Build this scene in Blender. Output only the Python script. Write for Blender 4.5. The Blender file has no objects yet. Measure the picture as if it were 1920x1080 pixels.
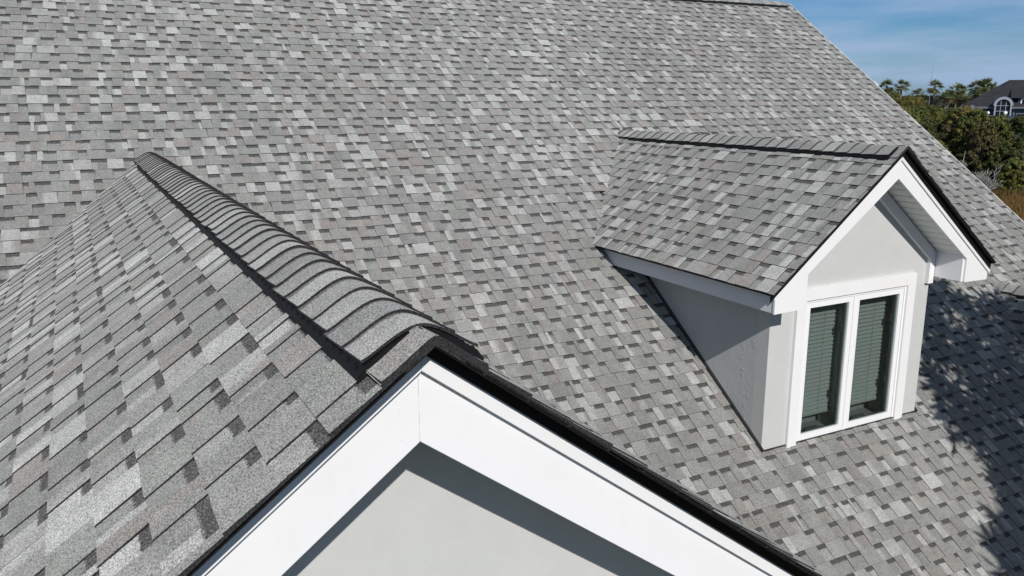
import bpy, math, random
from mathutils import Vector, Matrix
import numpy as np

SC = bpy.context.scene
COL = SC.collection
R = math.radians
PI = math.pi

# ------------------------------------------------------------------ camera
CAMZ = 10.0
YAW, PITCH, ROLL, F = 0.4847, 0.2270, -0.0021, 1555.7
def cam_axes():
    cy, sy, cp, sp = math.cos(YAW), math.sin(YAW), math.cos(PITCH), math.sin(PITCH)
    fwd = Vector((sy*cp, cy*cp, -sp)); right = Vector((cy, -sy, 0)); up = right.cross(fwd)
    cr, sr = math.cos(ROLL), math.sin(ROLL)
    return right*cr + up*sr, up*cr - right*sr, fwd
CR, CU, CF = cam_axes()
cam = bpy.data.cameras.new('camera')
cam.sensor_width = 36.0; cam.lens = F/1920*36.0; cam.clip_end = 20000; cam.clip_start = 0.05
camo = bpy.data.objects.new('camera', cam); COL.objects.link(camo)
M3 = Matrix((CR, CU, -CF)).transposed()
camo.matrix_world = Matrix.Translation((0, 0, CAMZ)) @ M3.to_4x4()
SC.camera = camo

# ------------------------------------------------------------------ light and sky
TRAVEL = Vector((0.2062, 0.8086, -0.5511)).normalized()
EXPOSURE = 0.0
SKY = 0.065
sun = bpy.data.lights.new('sun', 'SUN'); sun.energy = 4.0; sun.angle = R(0.53); sun.color = (1.0, 0.96, 0.905)
suno = bpy.data.objects.new('sun', sun); COL.objects.link(suno)
suno.location = (0, 0, 60)
suno.rotation_euler = TRAVEL.to_track_quat('-Z', 'Y').to_euler()

world = bpy.data.worlds.new('World'); SC.world = world; world.use_nodes = True
wn = world.node_tree; wn.nodes.clear()
def wnode(t, **kw):
    n = wn.nodes.new(t)
    for k, v in kw.items(): setattr(n, k, v)
    return n
skyn = wnode('ShaderNodeTexSky', sky_type='NISHITA', sun_disc=False, sun_elevation=R(33.4), sun_rotation=R(194.3),
             altitude=0.0, air_density=1.0, dust_density=0.4, ozone_density=3.0)
bg = wnode('ShaderNodeBackground'); wo = wnode('ShaderNodeOutputWorld')
tc = wnode('ShaderNodeTexCoord'); mp = wnode('ShaderNodeMapping')
mp.inputs['Scale'].default_value = (1.6, 1.6, 11.0); mp.inputs['Rotation'].default_value = (R(2), R(-5), R(20))
nz = wnode('ShaderNodeTexNoise'); nz.inputs['Scale'].default_value = 2.6; nz.inputs['Detail'].default_value = 5; nz.inputs['Roughness'].default_value = 0.52
rp = wnode('ShaderNodeValToRGB'); rp.color_ramp.elements[0].position = 0.33; rp.color_ramp.elements[1].position = 0.60
rp.color_ramp.elements[0].color = (0, 0, 0, 1); rp.color_ramp.elements[1].color = (1, 1, 1, 1)
mulc = wnode('ShaderNodeMath', operation='MULTIPLY'); mulc.inputs[1].default_value = 0.88
tint = wnode('ShaderNodeMix', data_type='RGBA', blend_type='MULTIPLY'); tint.inputs[0].default_value = 1.0
tint.inputs[7].default_value = (0.45, 0.76, 1.14, 1)
mixc = wnode('ShaderNodeMix', data_type='RGBA'); mixc.inputs[7].default_value = (5.3, 7.2, 10.3, 1)
L = wn.links.new
L(tc.outputs['Generated'], mp.inputs[0]); L(mp.outputs[0], nz.inputs['Vector']); L(nz.outputs[0], rp.inputs[0])
L(rp.outputs[0], mulc.inputs[0]); L(mulc.outputs[0], mixc.inputs[0])
L(skyn.outputs[0], tint.inputs[6]); L(tint.outputs[2], mixc.inputs[6]); 
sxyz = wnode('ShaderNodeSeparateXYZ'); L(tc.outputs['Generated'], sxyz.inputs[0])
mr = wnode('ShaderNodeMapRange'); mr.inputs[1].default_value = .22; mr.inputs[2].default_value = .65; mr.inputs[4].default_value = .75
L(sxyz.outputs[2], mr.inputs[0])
added_veil = wnode('ShaderNodeMix', data_type='RGBA'); added_veil.inputs[7].default_value = (2.3, 2.7, 3.3, 1)  # pale veil added high overhead, out of view, so shadows turn less blue
L(mr.outputs[0], added_veil.inputs[0]); L(mixc.outputs[2], added_veil.inputs[6]); L(added_veil.outputs[2], bg.inputs[0])
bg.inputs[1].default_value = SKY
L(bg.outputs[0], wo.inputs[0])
SC.view_settings.view_transform = 'Standard'; SC.view_settings.look = 'None'
SC.view_settings.gamma = 1.0; SC.view_settings.exposure = EXPOSURE
try:
    SC.cycles.max_bounces = 8; SC.cycles.transparent_max_bounces = 12
except Exception: pass

# ------------------------------------------------------------------ materials
class NT:
    def __init__(s, name):
        s.m = bpy.data.materials.new(name); s.m.use_nodes = True
        s.t = s.m.node_tree; s.t.nodes.clear()
        s.out = s.n('ShaderNodeOutputMaterial')
        s.b = s.n('ShaderNodeBsdfPrincipled'); s.l(s.b.outputs[0], s.out.inputs[0])
    def n(s, t, **kw):
        nd = s.t.nodes.new(t)
        for k, v in kw.items(): setattr(nd, k, v)
        return nd
    def l(s, a, b): s.t.links.new(a, b)
    def val(s, sock, v):
        if hasattr(v, 'is_output') or isinstance(v, bpy.types.NodeSocket): s.l(v, sock)
        else: sock.default_value = v
    def math(s, op, a, b=0.0, c=None, clamp=False):
        nd = s.n('ShaderNodeMath', operation=op); nd.use_clamp = clamp
        s.val(nd.inputs[0], a); s.val(nd.inputs[1], b)
        if c is not None: s.val(nd.inputs[2], c)
        return nd.outputs[0]
    def mix(s, f, a, b, mode='MIX'):
        nd = s.n('ShaderNodeMix', data_type='RGBA', blend_type=mode)
        s.val(nd.inputs[0], f); s.val(nd.inputs[6], a); s.val(nd.inputs[7], b)
        return nd.outputs[2]
    def noise(s, scale, detail=2, rough=0.5, vec=None, mapping=None):
        nd = s.n('ShaderNodeTexNoise'); nd.inputs['Scale'].default_value = scale
        nd.inputs['Detail'].default_value = detail; nd.inputs['Roughness'].default_value = rough
        if vec is None:
            if not hasattr(s, '_o'): s._o = s.n('ShaderNodeTexCoord').outputs['Object']
            vec = s._o
        if mapping:
            mpn = s.n('ShaderNodeMapping'); mpn.inputs['Scale'].default_value = mapping; s.l(vec, mpn.inputs[0]); vec = mpn.outputs[0]
        s.l(vec, nd.inputs['Vector']); return nd.outputs[0]
    def ramp(s, f, lo, hi, a=0.0, b=1.0):
        nd = s.n('ShaderNodeMapRange'); s.val(nd.inputs[0], f)
        nd.inputs[1].default_value = lo; nd.inputs[2].default_value = hi; nd.inputs[3].default_value = a; nd.inputs[4].default_value = b
        return nd.outputs[0]
    def lum(s, c):
        nd = s.n('ShaderNodeRGBToBW'); s.l(c, nd.inputs[0]); return nd.outputs[0]
    def bump(s, h, strength, dist):
        nd = s.n('ShaderNodeBump'); nd.inputs['Strength'].default_value = strength; nd.inputs['Distance'].default_value = dist
        s.l(h, nd.inputs['Height']); s.l(nd.outputs[0], s.b.inputs['Normal'])
    def base(s, c, rough=0.6, spec=0.5, metal=0.0):
        s.val(s.b.inputs['Base Color'], c); s.val(s.b.inputs['Roughness'], rough)
        s.b.inputs['Specular IOR Level'].default_value = spec; s.b.inputs['Metallic'].default_value = metal

def gray(v): return (v, v, v, 1)
def rgb(r, g, b): return (r, g, b, 1)

def mat_shingle():
    t = NT('asphalt_shingle')
    at = t.n('ShaderNodeAttribute', attribute_name='tone')
    uv = t.n('ShaderNodeUVMap', uv_map='uv'); sx = t.n('ShaderNodeSeparateXYZ'); t.l(uv.outputs[0], sx.inputs[0])
    v = sx.outputs[1]
    e = t.noise(90, 3, 0.7)
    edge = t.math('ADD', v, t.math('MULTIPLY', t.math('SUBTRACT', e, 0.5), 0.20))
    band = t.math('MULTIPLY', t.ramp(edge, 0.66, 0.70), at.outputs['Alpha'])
    g1 = t.noise(215, 2, 0.75); g2 = t.noise(330, 1, 0.5)
    gf = t.ramp(g1, 0.32, 0.68, 0.22, 1.78)
    fleck = t.ramp(g2, 0.60, 0.70, 0.0, 0.6)
    warm = t.noise(190, 2, 0.6)
    big = t.math('MULTIPLY', t.ramp(t.noise(0.55, 5, 0.6), 0.3, 0.7, 0.92, 1.08), t.ramp(t.noise(1.6, 4, 0.6, mapping=(1.6, .16, .16)), 0.35, 0.7, 1.03, 0.95))
    mid = t.ramp(t.noise(14, 3, 0.6), 0.3, 0.7, 0.90, 1.10)
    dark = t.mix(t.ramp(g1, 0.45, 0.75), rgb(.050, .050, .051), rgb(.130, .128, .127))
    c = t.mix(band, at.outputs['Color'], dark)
    c = t.mix(t.ramp(warm, 0.50, 0.75, 0.0, 0.35), c, t.mix(1.0, c, rgb(1.16, 0.98, 0.88), 'MULTIPLY'))
    k = t.math('MULTIPLY', t.math('MULTIPLY', gf, big), mid)
    cb = t.n('ShaderNodeCombineColor'); 
    for i in range(3): t.l(k, cb.inputs[i])
    c = t.mix(1.0, c, cb.outputs[0], 'MULTIPLY')
    c = t.mix(t.math('MULTIPLY', fleck, t.ramp(t.lum(at.outputs['Color']), .06, .16)), c, t.mix(0.55, c, rgb(.55, .55, .56)))
    t.base(c, 0.93, 0.2); t.b.inputs['Diffuse Roughness'].default_value = 0.78
    t.bump(g1, 0.45, 0.003)
    return t.m

def mat_pvc(name='white_trim_paint', v=.82):
    t = NT(name)
    d = t.ramp(t.noise(3.0, 5, 0.6), 0.35, 0.8, 1.0, 0.955)
    st = t.ramp(t.noise(9.0, 4, 0.65, mapping=(1, 1, .25)), 0.58, 0.80, 0.0, 0.13)
    cb = t.n('ShaderNodeCombineColor')
    t.l(t.math('MULTIPLY', d, v), cb.inputs[0]); t.l(t.math('MULTIPLY', d, v), cb.inputs[1]); t.l(t.math('MULTIPLY', d, v*1.01), cb.inputs[2])
    c = t.mix(st, cb.outputs[0], rgb(.55, .53, .48))
    t.base(c, 0.38, 0.4); t.bump(t.noise(40, 3), 0.04, 0.002)
    return t.m
def mat_stucco(name, c, strength, dist, scale=45):
    t = NT(name)
    n1 = t.noise(scale, 4, 0.6); n2 = t.noise(6, 3, 0.6)
    col = t.mix(t.ramp(n2, .3, .7), c, tuple(x*0.95 for x in c[:3])+(1,))
    t.base(col, 0.85, 0.2)
    t.bump(t.math('ADD', t.math('ADD', n1, t.math('MULTIPLY', t.noise(170, 3, .6), .5)), t.math('MULTIPLY', t.ramp(t.noise(14, 4, .65), .55, .75), 1.1)), strength, dist)
    return t.m
def mat_plain(name, c, rough=.5, spec=.5, metal=0., nscale=20, var=.12, bump=0.0):
    t = NT(name)
    n = t.noise(nscale, 4, 0.6)
    col = t.mix(t.ramp(n, .3, .7), tuple(x*(1-var) for x in c[:3])+(1,), tuple(min(1, x*(1+var)) for x in c[:3])+(1,))
    t.base(col, rough, spec, metal)
    if bump: t.bump(n, bump, 0.01)
    return t.m
def mat_leaf(name, trans=.25, rough=.55):
    t = NT(name)
    at = t.n('ShaderNodeAttribute', attribute_name='tone')
    n = t.noise(.9, 3)
    c = t.mix(t.ramp(n, .3, .7), at.outputs['Color'], t.mix(1.0, at.outputs['Color'], rgb(.72, .76, .7), 'MULTIPLY'))
    t.base(c, rough, .3)
    tr = t.n('ShaderNodeBsdfTranslucent'); t.l(c, tr.inputs[0])
    ms = t.n('ShaderNodeMixShader'); ms.inputs[0].default_value = trans
    t.l(t.b.outputs[0], ms.inputs[1]); t.l(tr.outputs[0], ms.inputs[2]); t.l(ms.outputs[0], t.out.inputs[0])
    return t.m
def mat_glass():
    t = NT('window_glass')
    tr = t.n('ShaderNodeBsdfTransparent'); tr.inputs[0].default_value = rgb(.655, .690, .686)
    gl = t.n('ShaderNodeBsdfGlossy'); gl.inputs['Roughness'].default_value = 0.02; gl.inputs[0].default_value = rgb(.9, .95, .95)
    lw = t.n('ShaderNodeLayerWeight'); lw.inputs[0].default_value = .5
    fr = t.math('ADD', t.math('MULTIPLY', t.math('POWER', lw.outputs['Facing'], 4.0), .9), .06)
    ms = t.n('ShaderNodeMixShader'); t.l(fr, ms.inputs[0]); t.l(tr.outputs[0], ms.inputs[1]); t.l(gl.outputs[0], ms.inputs[2])
    t.l(ms.outputs[0], t.out.inputs[0]); return t.m
def mat_ground():
    t = NT('ground_cover')
    n = t.noise(.06, 6, .6); n2 = t.noise(.9, 5, .65)
    c = t.mix(t.ramp(n, .35, .65), rgb(.030, .034, .014), rgb(.060, .048, .022))
    c = t.mix(t.ramp(n2, .4, .7, 0, .6), c, rgb(.035, .042, .016))
    t.base(c, .95, .1); return t.m

M = dict(shaded_trim=mat_plain('white_trim_in_shade', rgb(.30, .33, .40), .5, .4, var=.04), shingle=mat_shingle(), white=mat_pvc(),  # first entry: white trim with its shade put into the colour
         stucco=mat_stucco('pale_stucco', rgb(.545, .556, .548), .16, .004),
         rough_stucco=mat_stucco('trowelled_stucco', rgb(.50, .525, .525), .30, .008, 30),
         soffit=mat_plain('vinyl_soffit', rgb(.74, .755, .72), .5, .4, var=.03),
         black=mat_plain('black_metal', rgb(.009, .009, .010), .34, .4, nscale=60, var=.3),
         vent=mat_plain('black_plastic', rgb(.008, .008, .009), .55, .22, nscale=80, var=.3),
         flash=mat_plain('dark_flashing', rgb(.03, .03, .033), .45, .5),
         glass=mat_glass(), blind=mat_plain('blind_slats', rgb(.74, .76, .73), .5, .4, var=.03),
         room=mat_plain('room_paint', rgb(.5, .51, .50), .8, .2),
         grayframe=mat_plain('grey_screen_track', rgb(.16, .16, .175), .4, .4),
         vinyl=mat_plain('white_vinyl', rgb(.84, .845, .86), .28, .5, var=.015),
         leaf=mat_leaf('tree_leaf', .38), bark=mat_plain('tree_bark', rgb(.13, .11, .09), .9, .1, nscale=6, var=.35, bump=.5),
         palmbark=mat_plain('palm_bark', rgb(.19, .17, .14), .9, .1, nscale=5, var=.3, bump=.4),
         greybark=mat_plain('bare_grey_bark', rgb(.30, .285, .27), .9, .1, nscale=8, var=.3),
         ground=mat_ground(), farroof=mat_plain('charcoal_roofing', rgb(.034, .034, .040), .9, .2, nscale=1.2, var=.22),
         farroof2=mat_plain('sunlit_grey_roofing', rgb(.12, .12, .125), .9, .2, nscale=2, var=.2),  # lighter than the charcoal: sun on the lower roof painted in
         bluewall=mat_plain('blue_siding', rgb(.040, .085, .125), .7, .3, nscale=3, var=.15),
         darkglass=mat_plain('dark_window_glass', rgb(.012, .016, .020), .08, .6),
         lampglobe=mat_plain('white_globe', rgb(.85, .85, .85), .3, .5),
         road=mat_plain('asphalt', rgb(.05, .05, .053), .9, .2, nscale=3, var=.2),
         paint=mat_plain('road_paint', rgb(.7, .7, .68), .8, .2),
         mast=mat_plain('grey_steel', rgb(.30, .31, .34), .6, .4))

# ------------------------------------------------------------------ mesh helpers
def link(name, me, parent=None, loc=None):
    o = bpy.data.objects.new(name, me); COL.objects.link(o)
    if loc is not None: o.location = loc
    if parent is not None: o.parent = parent
    return o
class MB:
    """collects faces, with corner colours and uvs, into one mesh"""
    def __init__(s): s.v = []; s.f = []; s.c = []; s.uv = []; s.has = False
    def face(s, pts, col=None, uv=None):
        i = len(s.v); s.v.extend([tuple(p) for p in pts]); s.f.append(tuple(range(i, i+len(pts))))
        if col is None: s.c.extend([(.2, .2, .2, 0)]*len(pts))
        elif isinstance(col[0], (int, float)): s.c.extend([col]*len(pts)); s.has = True
        else: s.c.extend(col); s.has = True
        s.uv.extend(uv if uv else [(0, .5)]*len(pts))
    def box(s, a, b, col=None):
        x0, y0, z0 = a; x1, y1, z1 = b
        p = [(x0,y0,z0),(x1,y0,z0),(x1,y1,z0),(x0,y1,z0),(x0,y0,z1),(x1,y0,z1),(x1,y1,z1),(x0,y1,z1)]
        for f in ((0,3,2,1),(4,5,6,7),(0,1,5,4),(1,2,6,5),(2,3,7,6),(3,0,4,7)): s.face([p[i] for i in f], col)
    def prism_y(s, xz, y0, y1, col=None, y1s=None):
        """polygon in xz (CCW seen from -y, i.e. x right z up) pushed from y0 (front) to y1"""
        ya = [y0]*len(xz) if isinstance(y0, (int, float)) else y0
        yb = [y1]*len(xz) if isinstance(y1, (int, float)) else y1
        A = [(p[0], ya[i], p[1]) for i, p in enumerate(xz)]; B = [(p[0], yb[i], p[1]) for i, p in enumerate(xz)]
        s.face(A, col); s.face(B[::-1], col)
        n = len(xz)
        for i in range(n):
            j = (i+1) % n; s.face([A[j], A[i], B[i], B[j]], col)
    def tube(s, pts, rad, n=6, col=None):
        rings = []
        for i, p in enumerate(pts):
            p = Vector(p); d = (Vector(pts[min(i+1, len(pts)-1)]) - Vector(pts[max(i-1, 0)])).normalized()
            a = d.orthogonal().normalized(); b = d.cross(a)
            rings.append([p + (a*math.cos(2*PI*k/n) + b*math.sin(2*PI*k/n))*rad[i] for k in range(n)])
        for i in range(len(rings)-1):
            for k in range(n):
                j = (k+1) % n; s.face([rings[i][k], rings[i][j], rings[i+1][j], rings[i+1][k]], col)
        s.face(rings[0][::-1], col); s.face(rings[-1], col)
    def build(s, name, mat, parent=None, loc=None, merge=False, bevel=0.0, smooth=False):
        me = bpy.data.meshes.new(name); me.from_pydata(s.v, [], s.f)
        if s.has:
            ca = me.color_attributes.new('tone', 'FLOAT_COLOR', 'CORNER')
            ca.data.foreach_set('color', np.array(s.c, dtype=np.float32).ravel())
            ul = me.uv_layers.new(name='uv'); ul.data.foreach_set('uv', np.array(s.uv, dtype=np.float32).ravel())
        me.materials.append(mat); 
        if merge:
            import bmesh
            bm = bmesh.new(); bm.from_mesh(me); bmesh.ops.remove_doubles(bm, verts=bm.verts, dist=1e-5)
            bmesh.ops.recalc_face_normals(bm, faces=bm.faces); bm.to_mesh(me); bm.free()
        me.update()
        if smooth: me.polygons.foreach_set('use_smooth', [True]*len(me.polygons))
        o = link(name, me, parent, loc)
        if bevel:
            m = o.modifiers.new('bevel', 'BEVEL'); m.width = bevel; m.segments = 2; m.limit_method = 'ANGLE'; m.angle_limit = R(40)
        return o
def thing(name, label, cat, loc, rotz=0, group=None):
    o = bpy.data.objects.new(name, None); COL.objects.link(o); o.location = loc; o.rotation_euler = (0, 0, rotz)
    o.empty_display_size = .3
    tag(o, label, cat, group); return o
def tag(o, label=None, cat=None, group=None, kind=None):
    if label: o['label'] = label
    if cat: o['category'] = cat
    if group: o['group'] = group
    if kind: o['kind'] = kind
    return o

# ------------------------------------------------------------------ house numbers (metres, camera at x=y=0, z=CAMZ)
TH = 0.6205; TT = math.tan(TH); CT, ST = math.cos(TH), math.sin(TH)
H = 6.725
def zm(y): return CAMZ - H + TT*y
def ym(z): return (z - CAMZ + H)/TT
XR = 11.866                                   # right rake of the main roof
XL = -4.6
YE = 2.0                                      # front eave of the main roof
YRIDGE = 11.70
XD, ZD, YD, AD, WD, WW, OD = 6.214, CAMZ-.422, 4.674, 0.668, 1.414, 1.030, .396
XG, ZG, YG, AG, WG, OG = .654, CAMZ-.512, 1.594, .640, 3.9, .46
EXPO = 0.1428

HOUSE = thing('house', 'grey shingled house whose big roof, white gable and window dormer fill the picture', 'house', (3.5, 11.7, 0))
HO = Vector((3.5, 11.7, 0))
def part(mb, name, mat, **kw):               # world coordinates into a child of the house
    mb.v = [(p[0]-HO.x, p[1]-HO.y, p[2]-HO.z) for p in mb.v]
    return mb.build(name, mat, HOUSE, **kw)
def sub(mb, name, mat, parent, **kw):        # parent part sits at the house origin
    mb.v = [(p[0]-HO.x, p[1]-HO.y, p[2]-HO.z) for p in mb.v]
    return mb.build(name, mat, parent, **kw)

# ------------------------------------------------------------------ shingles
TONES = [((.350, .355, .349), .155), ((.284, .287, .281), .135), ((.232, .235, .229), .27), ((.222, .231, .218), .19),
         ((.236, .226, .215), .15), ((.204, .207, .204), .10)]
def pick(rng):
    r = rng.random(); a = 0
    for c, w in TONES:
        a += w
        if r <= a: break
    k = rng.uniform(.92, 1.08); 
    return (c[0]*k, c[1]*k, c[2]*k)
EDGE = (.030, .030, .032, 0)
def clip_poly(poly, a, n):
    """keep the side where (p-a).n <= 0 ; poly items are tuples (u,v,h,r,g,b,al)"""
    out = []
    L_ = len(poly)
    for i in range(L_):
        p, q = poly[i], poly[(i+1) % L_]
        dp = (p[0]-a[0])*n[0]+(p[1]-a[1])*n[1]; dq = (q[0]-a[0])*n[0]+(q[1]-a[1])*n[1]
        if dp <= 0: out.append(p)
        if (dp < 0 < dq) or (dq < 0 < dp):
            t = dp/(dp-dq); out.append(tuple(p[k]+(q[k]-p[k])*t for k in range(len(p))))
    return out
def shingles(mb, O, U, V, poly, seed, hole=None, close=(), fade=1.0):
    rng = random.Random(seed)
    U = Vector(U); V = Vector(V); N = U.cross(V); O = Vector(O)
    pts = [Vector(p) for p in poly]; n = len(pts)
    clips = []
    for i in range(n):
        a, b = pts[i], pts[(i+1) % n]; d = (b-a).normalized(); clips.append((a, (d.y, -d.x)))
    umin = min(p.x for p in pts); umax = max(p.x for p in pts); vmin = min(p.y for p in pts); vmax = max(p.y for p in pts)
    P = lambda u, v, h: O + U*u + V*v + N*h
    def emit(q, v0, dark=False):
        for a, nn in clips:
            q = clip_poly(q, a, nn)
            if len(q) < 3: return
        mb.face([P(*x[:3]) for x in q], [EDGE if dark else x[3:7] for x in q], [(x[0], min(max((x[1]-v0)/EXPO, 0.0), 1.0)) for x in q])
        for ci in close:
            a, nn = clips[ci]
            for i in range(len(q)):
                p, r_ = q[i], q[(i+1) % len(q)]
                if abs((p[0]-a[0])*nn[0]+(p[1]-a[1])*nn[1]) < 1e-6 and abs((r_[0]-a[0])*nn[0]+(r_[1]-a[1])*nn[1]) < 1e-6:
                    lo = -.002; off = .0005+.0008*(int(round((v0-vmin)/EXPO)) % 2); n_ = U*(nn[0]*off)+V*(nn[1]*off)
                    mb.face([P(*p[:3])+n_, P(p[0], p[1], lo)+n_, P(r_[0], r_[1], lo)+n_, P(*r_[:3])+n_], EDGE)
    k = 0; v = vmin
    while v < vmax:
        u = umin - rng.random()*1.0
        course_j = rng.uniform(-.0015, .0015)
        while u < umax:
            ulen = 1.0; pj = rng.uniform(-.0022, .0022)+course_j; hj = rng.uniform(0, .0016)
            uu = u; istab = rng.random() < .6
            tilt = rng.uniform(-.002, .002)
            while uu < u+ulen-1e-6:
                w = rng.uniform(.085, .185) if istab else rng.uniform(.065, .125)
                if rng.random() < .07: w = rng.uniform(.03, .05)
                if u+ulen-(uu+w) < .05: w = u+ulen-uu
                u0, u1 = uu, uu+w
                if u1 > umin and u0 < umax:
                    um = (u0+u1)/2
                    if not (hole and hole(um, v+EXPO/2)):
                        f0 = pj + tilt*(u0-u)*2; f1 = pj + tilt*(u1-u)*2
                        va, vb = v+f0, v+f1
                        top = v+EXPO+.012
                        # base sheet (lower layer)
                        cols = [pick(rng)]
                        if w > .08 and rng.random() < .6: cols.append(pick(rng))
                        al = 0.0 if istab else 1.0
                        hb0, hb1 = (.0105+hj, .0050) if istab else (.0058+hj, .0005)
                        ins0 = rng.uniform(-.002, .006) if istab else 0; ins1 = rng.uniform(-.002, .006) if istab else 0
                        def q4(a0, a1, ca, cb):
                            s0 = (a0-u0)/w; s1 = (a1-u0)/w
                            ta0 = a0+ins0*(1-s0)-ins1*s0; ta1 = a1+ins0*(1-s1)-ins1*s1
                            w0 = va+(vb-va)*s0; w1 = va+(vb-va)*s1
                            h2 = hb1-(hb0-hb1)*.09
                            return [(a0, w0, hb0)+ca+(al,), (a1, w1, hb0)+cb+(al,), (ta1, top, h2)+cb+(al,), (ta0, top, h2)+ca+(al,)]
                        if len(cols) == 1:
                            emit(q4(u0, u1, cols[0], cols[0]), v)
                        else:
                            m = u0+w*rng.choice((rng.uniform(.25, .4), rng.uniform(.4, .6), rng.uniform(.6, .78))); b = min(rng.choice([.004, .012, .03]), w*.2)
                            emit(q4(u0, m-b, cols[0], cols[0]), v); emit(q4(m-b, m+b, cols[0], cols[1]), v); emit(q4(m+b, u1, cols[1], cols[1]), v)
                        # butt face
                        lo = -.010
                        if True:
                            ua, ub = max(u0, umin), min(u1, umax)
                            for a, nn in clips:
                                k_ = -(v-a.y)*nn[1]
                                if abs(nn[0]) < 1e-9:
                                    if k_ < -1e-6: ua = ub+1
                                elif nn[0] > 0: ub = min(ub, a.x+k_/nn[0])
                                else: ua = max(ua, a.x+k_/nn[0])
                            ok = ub-ua > 1e-5
                            if ok:
                                wa, wb = va+(vb-va)*(ua-u0)/w, va+(vb-va)*(ub-u0)/w
                                mb.face([P(ua, wa, lo), P(ub, wb, lo), P(ub, wb, hb0), P(ua, wa, hb0)], EDGE)
                            if istab and ok:
                                for (us, ins, fl) in ((u0, ins0, 1), (u1, -ins1, 0)):
                                    if umin < us < umax:
                                        tv = min(top-.012, vmax-.002)
                                        if any((us+ins-a.x)*nn[0]+(tv-a.y)*nn[1] > .004 for a, nn in clips): continue
                                        f = [P(us, v+pj, hb0-.006), P(us, v+pj, hb0), P(us+ins, tv, hb1), P(us+ins, tv, hb1-.006)]
                                        mb.face(f if fl else f[::-1], EDGE)
                uu += w; istab = not istab
            u += ulen
        v += EXPO; k += 1

def ridge_profile(A, half, lift, r, n=16, flare=.004):
    """(x, z) points across a ridge: two slopes joined by a round crest"""
    ta = math.tan(A); xm = half*math.cos(A); lv = lift/math.cos(A); out = []
    for i in range(n+1):
        q = -1+2*i/n; x = math.copysign(abs(q)**1.25, q)*xm
        z = lv-math.sqrt((x*ta)**2+r*r)
        if abs(q) > .86: z += flare*(abs(q)-.86)/.14
        out.append((x, z))
    return out
def ridge_caps(mb, P0, D, length, A, half, lift, seed, r=.040):
    """cap shingles bent over a ridge running along D"""
    rng = random.Random(seed); P0 = Vector(P0); D = Vector(D); X = D.cross(Vector((0, 0, 1))); Z = Vector((0, 0, 1))
    y = 0.0
    while y < length:
        c = pick(rng); c = tuple(x*.65+m*.35 for x, m in zip(c, (.245, .248, .243))); wob = rng.uniform(-.006, .006); jy = rng.uniform(-.006, .006); dh = rng.uniform(0, .003)
        a = ridge_profile(A, half+wob, lift+.0058+dh*.5, r); b = ridge_profile(A, half+wob, lift-.0008, r)
        g = ridge_profile(A, half+wob, lift-.0004, r)
        y0 = y+jy; y1 = y+EXPO+.012
        c4 = c+(.8,); sk = rng.uniform(-.011, .011)
        V3 = lambda p, yy, q=0: P0+D*(yy+sk*p[0]/half)+X*p[0]+Z*p[1]
        for i in range(len(a)-1):
            mb.face([V3(a[i], y0), V3(a[i+1], y0), V3(b[i+1], y1), V3(b[i], y1)], c4, [(i, .0), (i, .0), (i, .83), (i, .83)])
            mb.face([V3(g[i], y0), V3(g[i+1], y0), V3(a[i+1], y0), V3(a[i], y0)], EDGE)
        for s_, i in ((0, 0), (1, len(a)-1)):
            f = [V3(a[i], y0), V3(b[i], y1), V3(b[i], y1)-Z*.006, V3(a[i], y0)-Z*.006]
            mb.face(f if not s_ else f[::-1], EDGE)
        y += EXPO
def ridge_vent(mb, P0, D, length, A, half, lift, r=.040):
    P0 = Vector(P0); D = Vector(D); X = D.cross(Vector((0, 0, 1))); Z = Vector((0, 0, 1)); ta = math.tan(A); ca = math.cos(A)
    top = ridge_profile(A, half-.004, lift-.002, r, 14, 0)
    xo = (half+.004)*ca; lip = [(xo+.012, -(xo+.012)*ta+.004), (xo+.009, -(xo+.009)*ta+.025)]
    sec = [(-lip[0][0], lip[0][1]), (-lip[1][0], lip[1][1])]+top+[lip[1], lip[0], (0, -.004)]
    y = 0.0
    V3 = lambda p, yy: P0+D*yy+X*p[0]+Z*p[1]
    while y < length-.01:
        L_ = min(1.2, length-y)
        A_ = [V3(s, y) for s in sec]; B_ = [V3(s, y+L_-.003) for s in sec]
        mb.face(A_); mb.face(B_[::-1]); n = len(sec)
        for i in range(n):
            j = (i+1) % n; mb.face([A_[j], A_[i], B_[i], B_[j]])
        for sg in (-1, 1):                       # baffle ribs along both outer lips
            q = 0.04
            while q < L_-.03:
                xa, xb = sorted((sg*(xo+.005), sg*(xo-.004)))
                za = -xo*ta+.020
                p = [V3((x_, z_), y+q+d_) for z_ in (za, za+.016) for (x_, d_) in ((xa, 0), (xb, 0), (xb, .012), (xa, .012))]
                for f in ((0,3,2,1),(4,5,6,7),(0,1,5,4),(1,2,6,5),(2,3,7,6),(3,0,4,7)): mb.face([p[i] for i in f])
                q += .06
        y += L_

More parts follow.
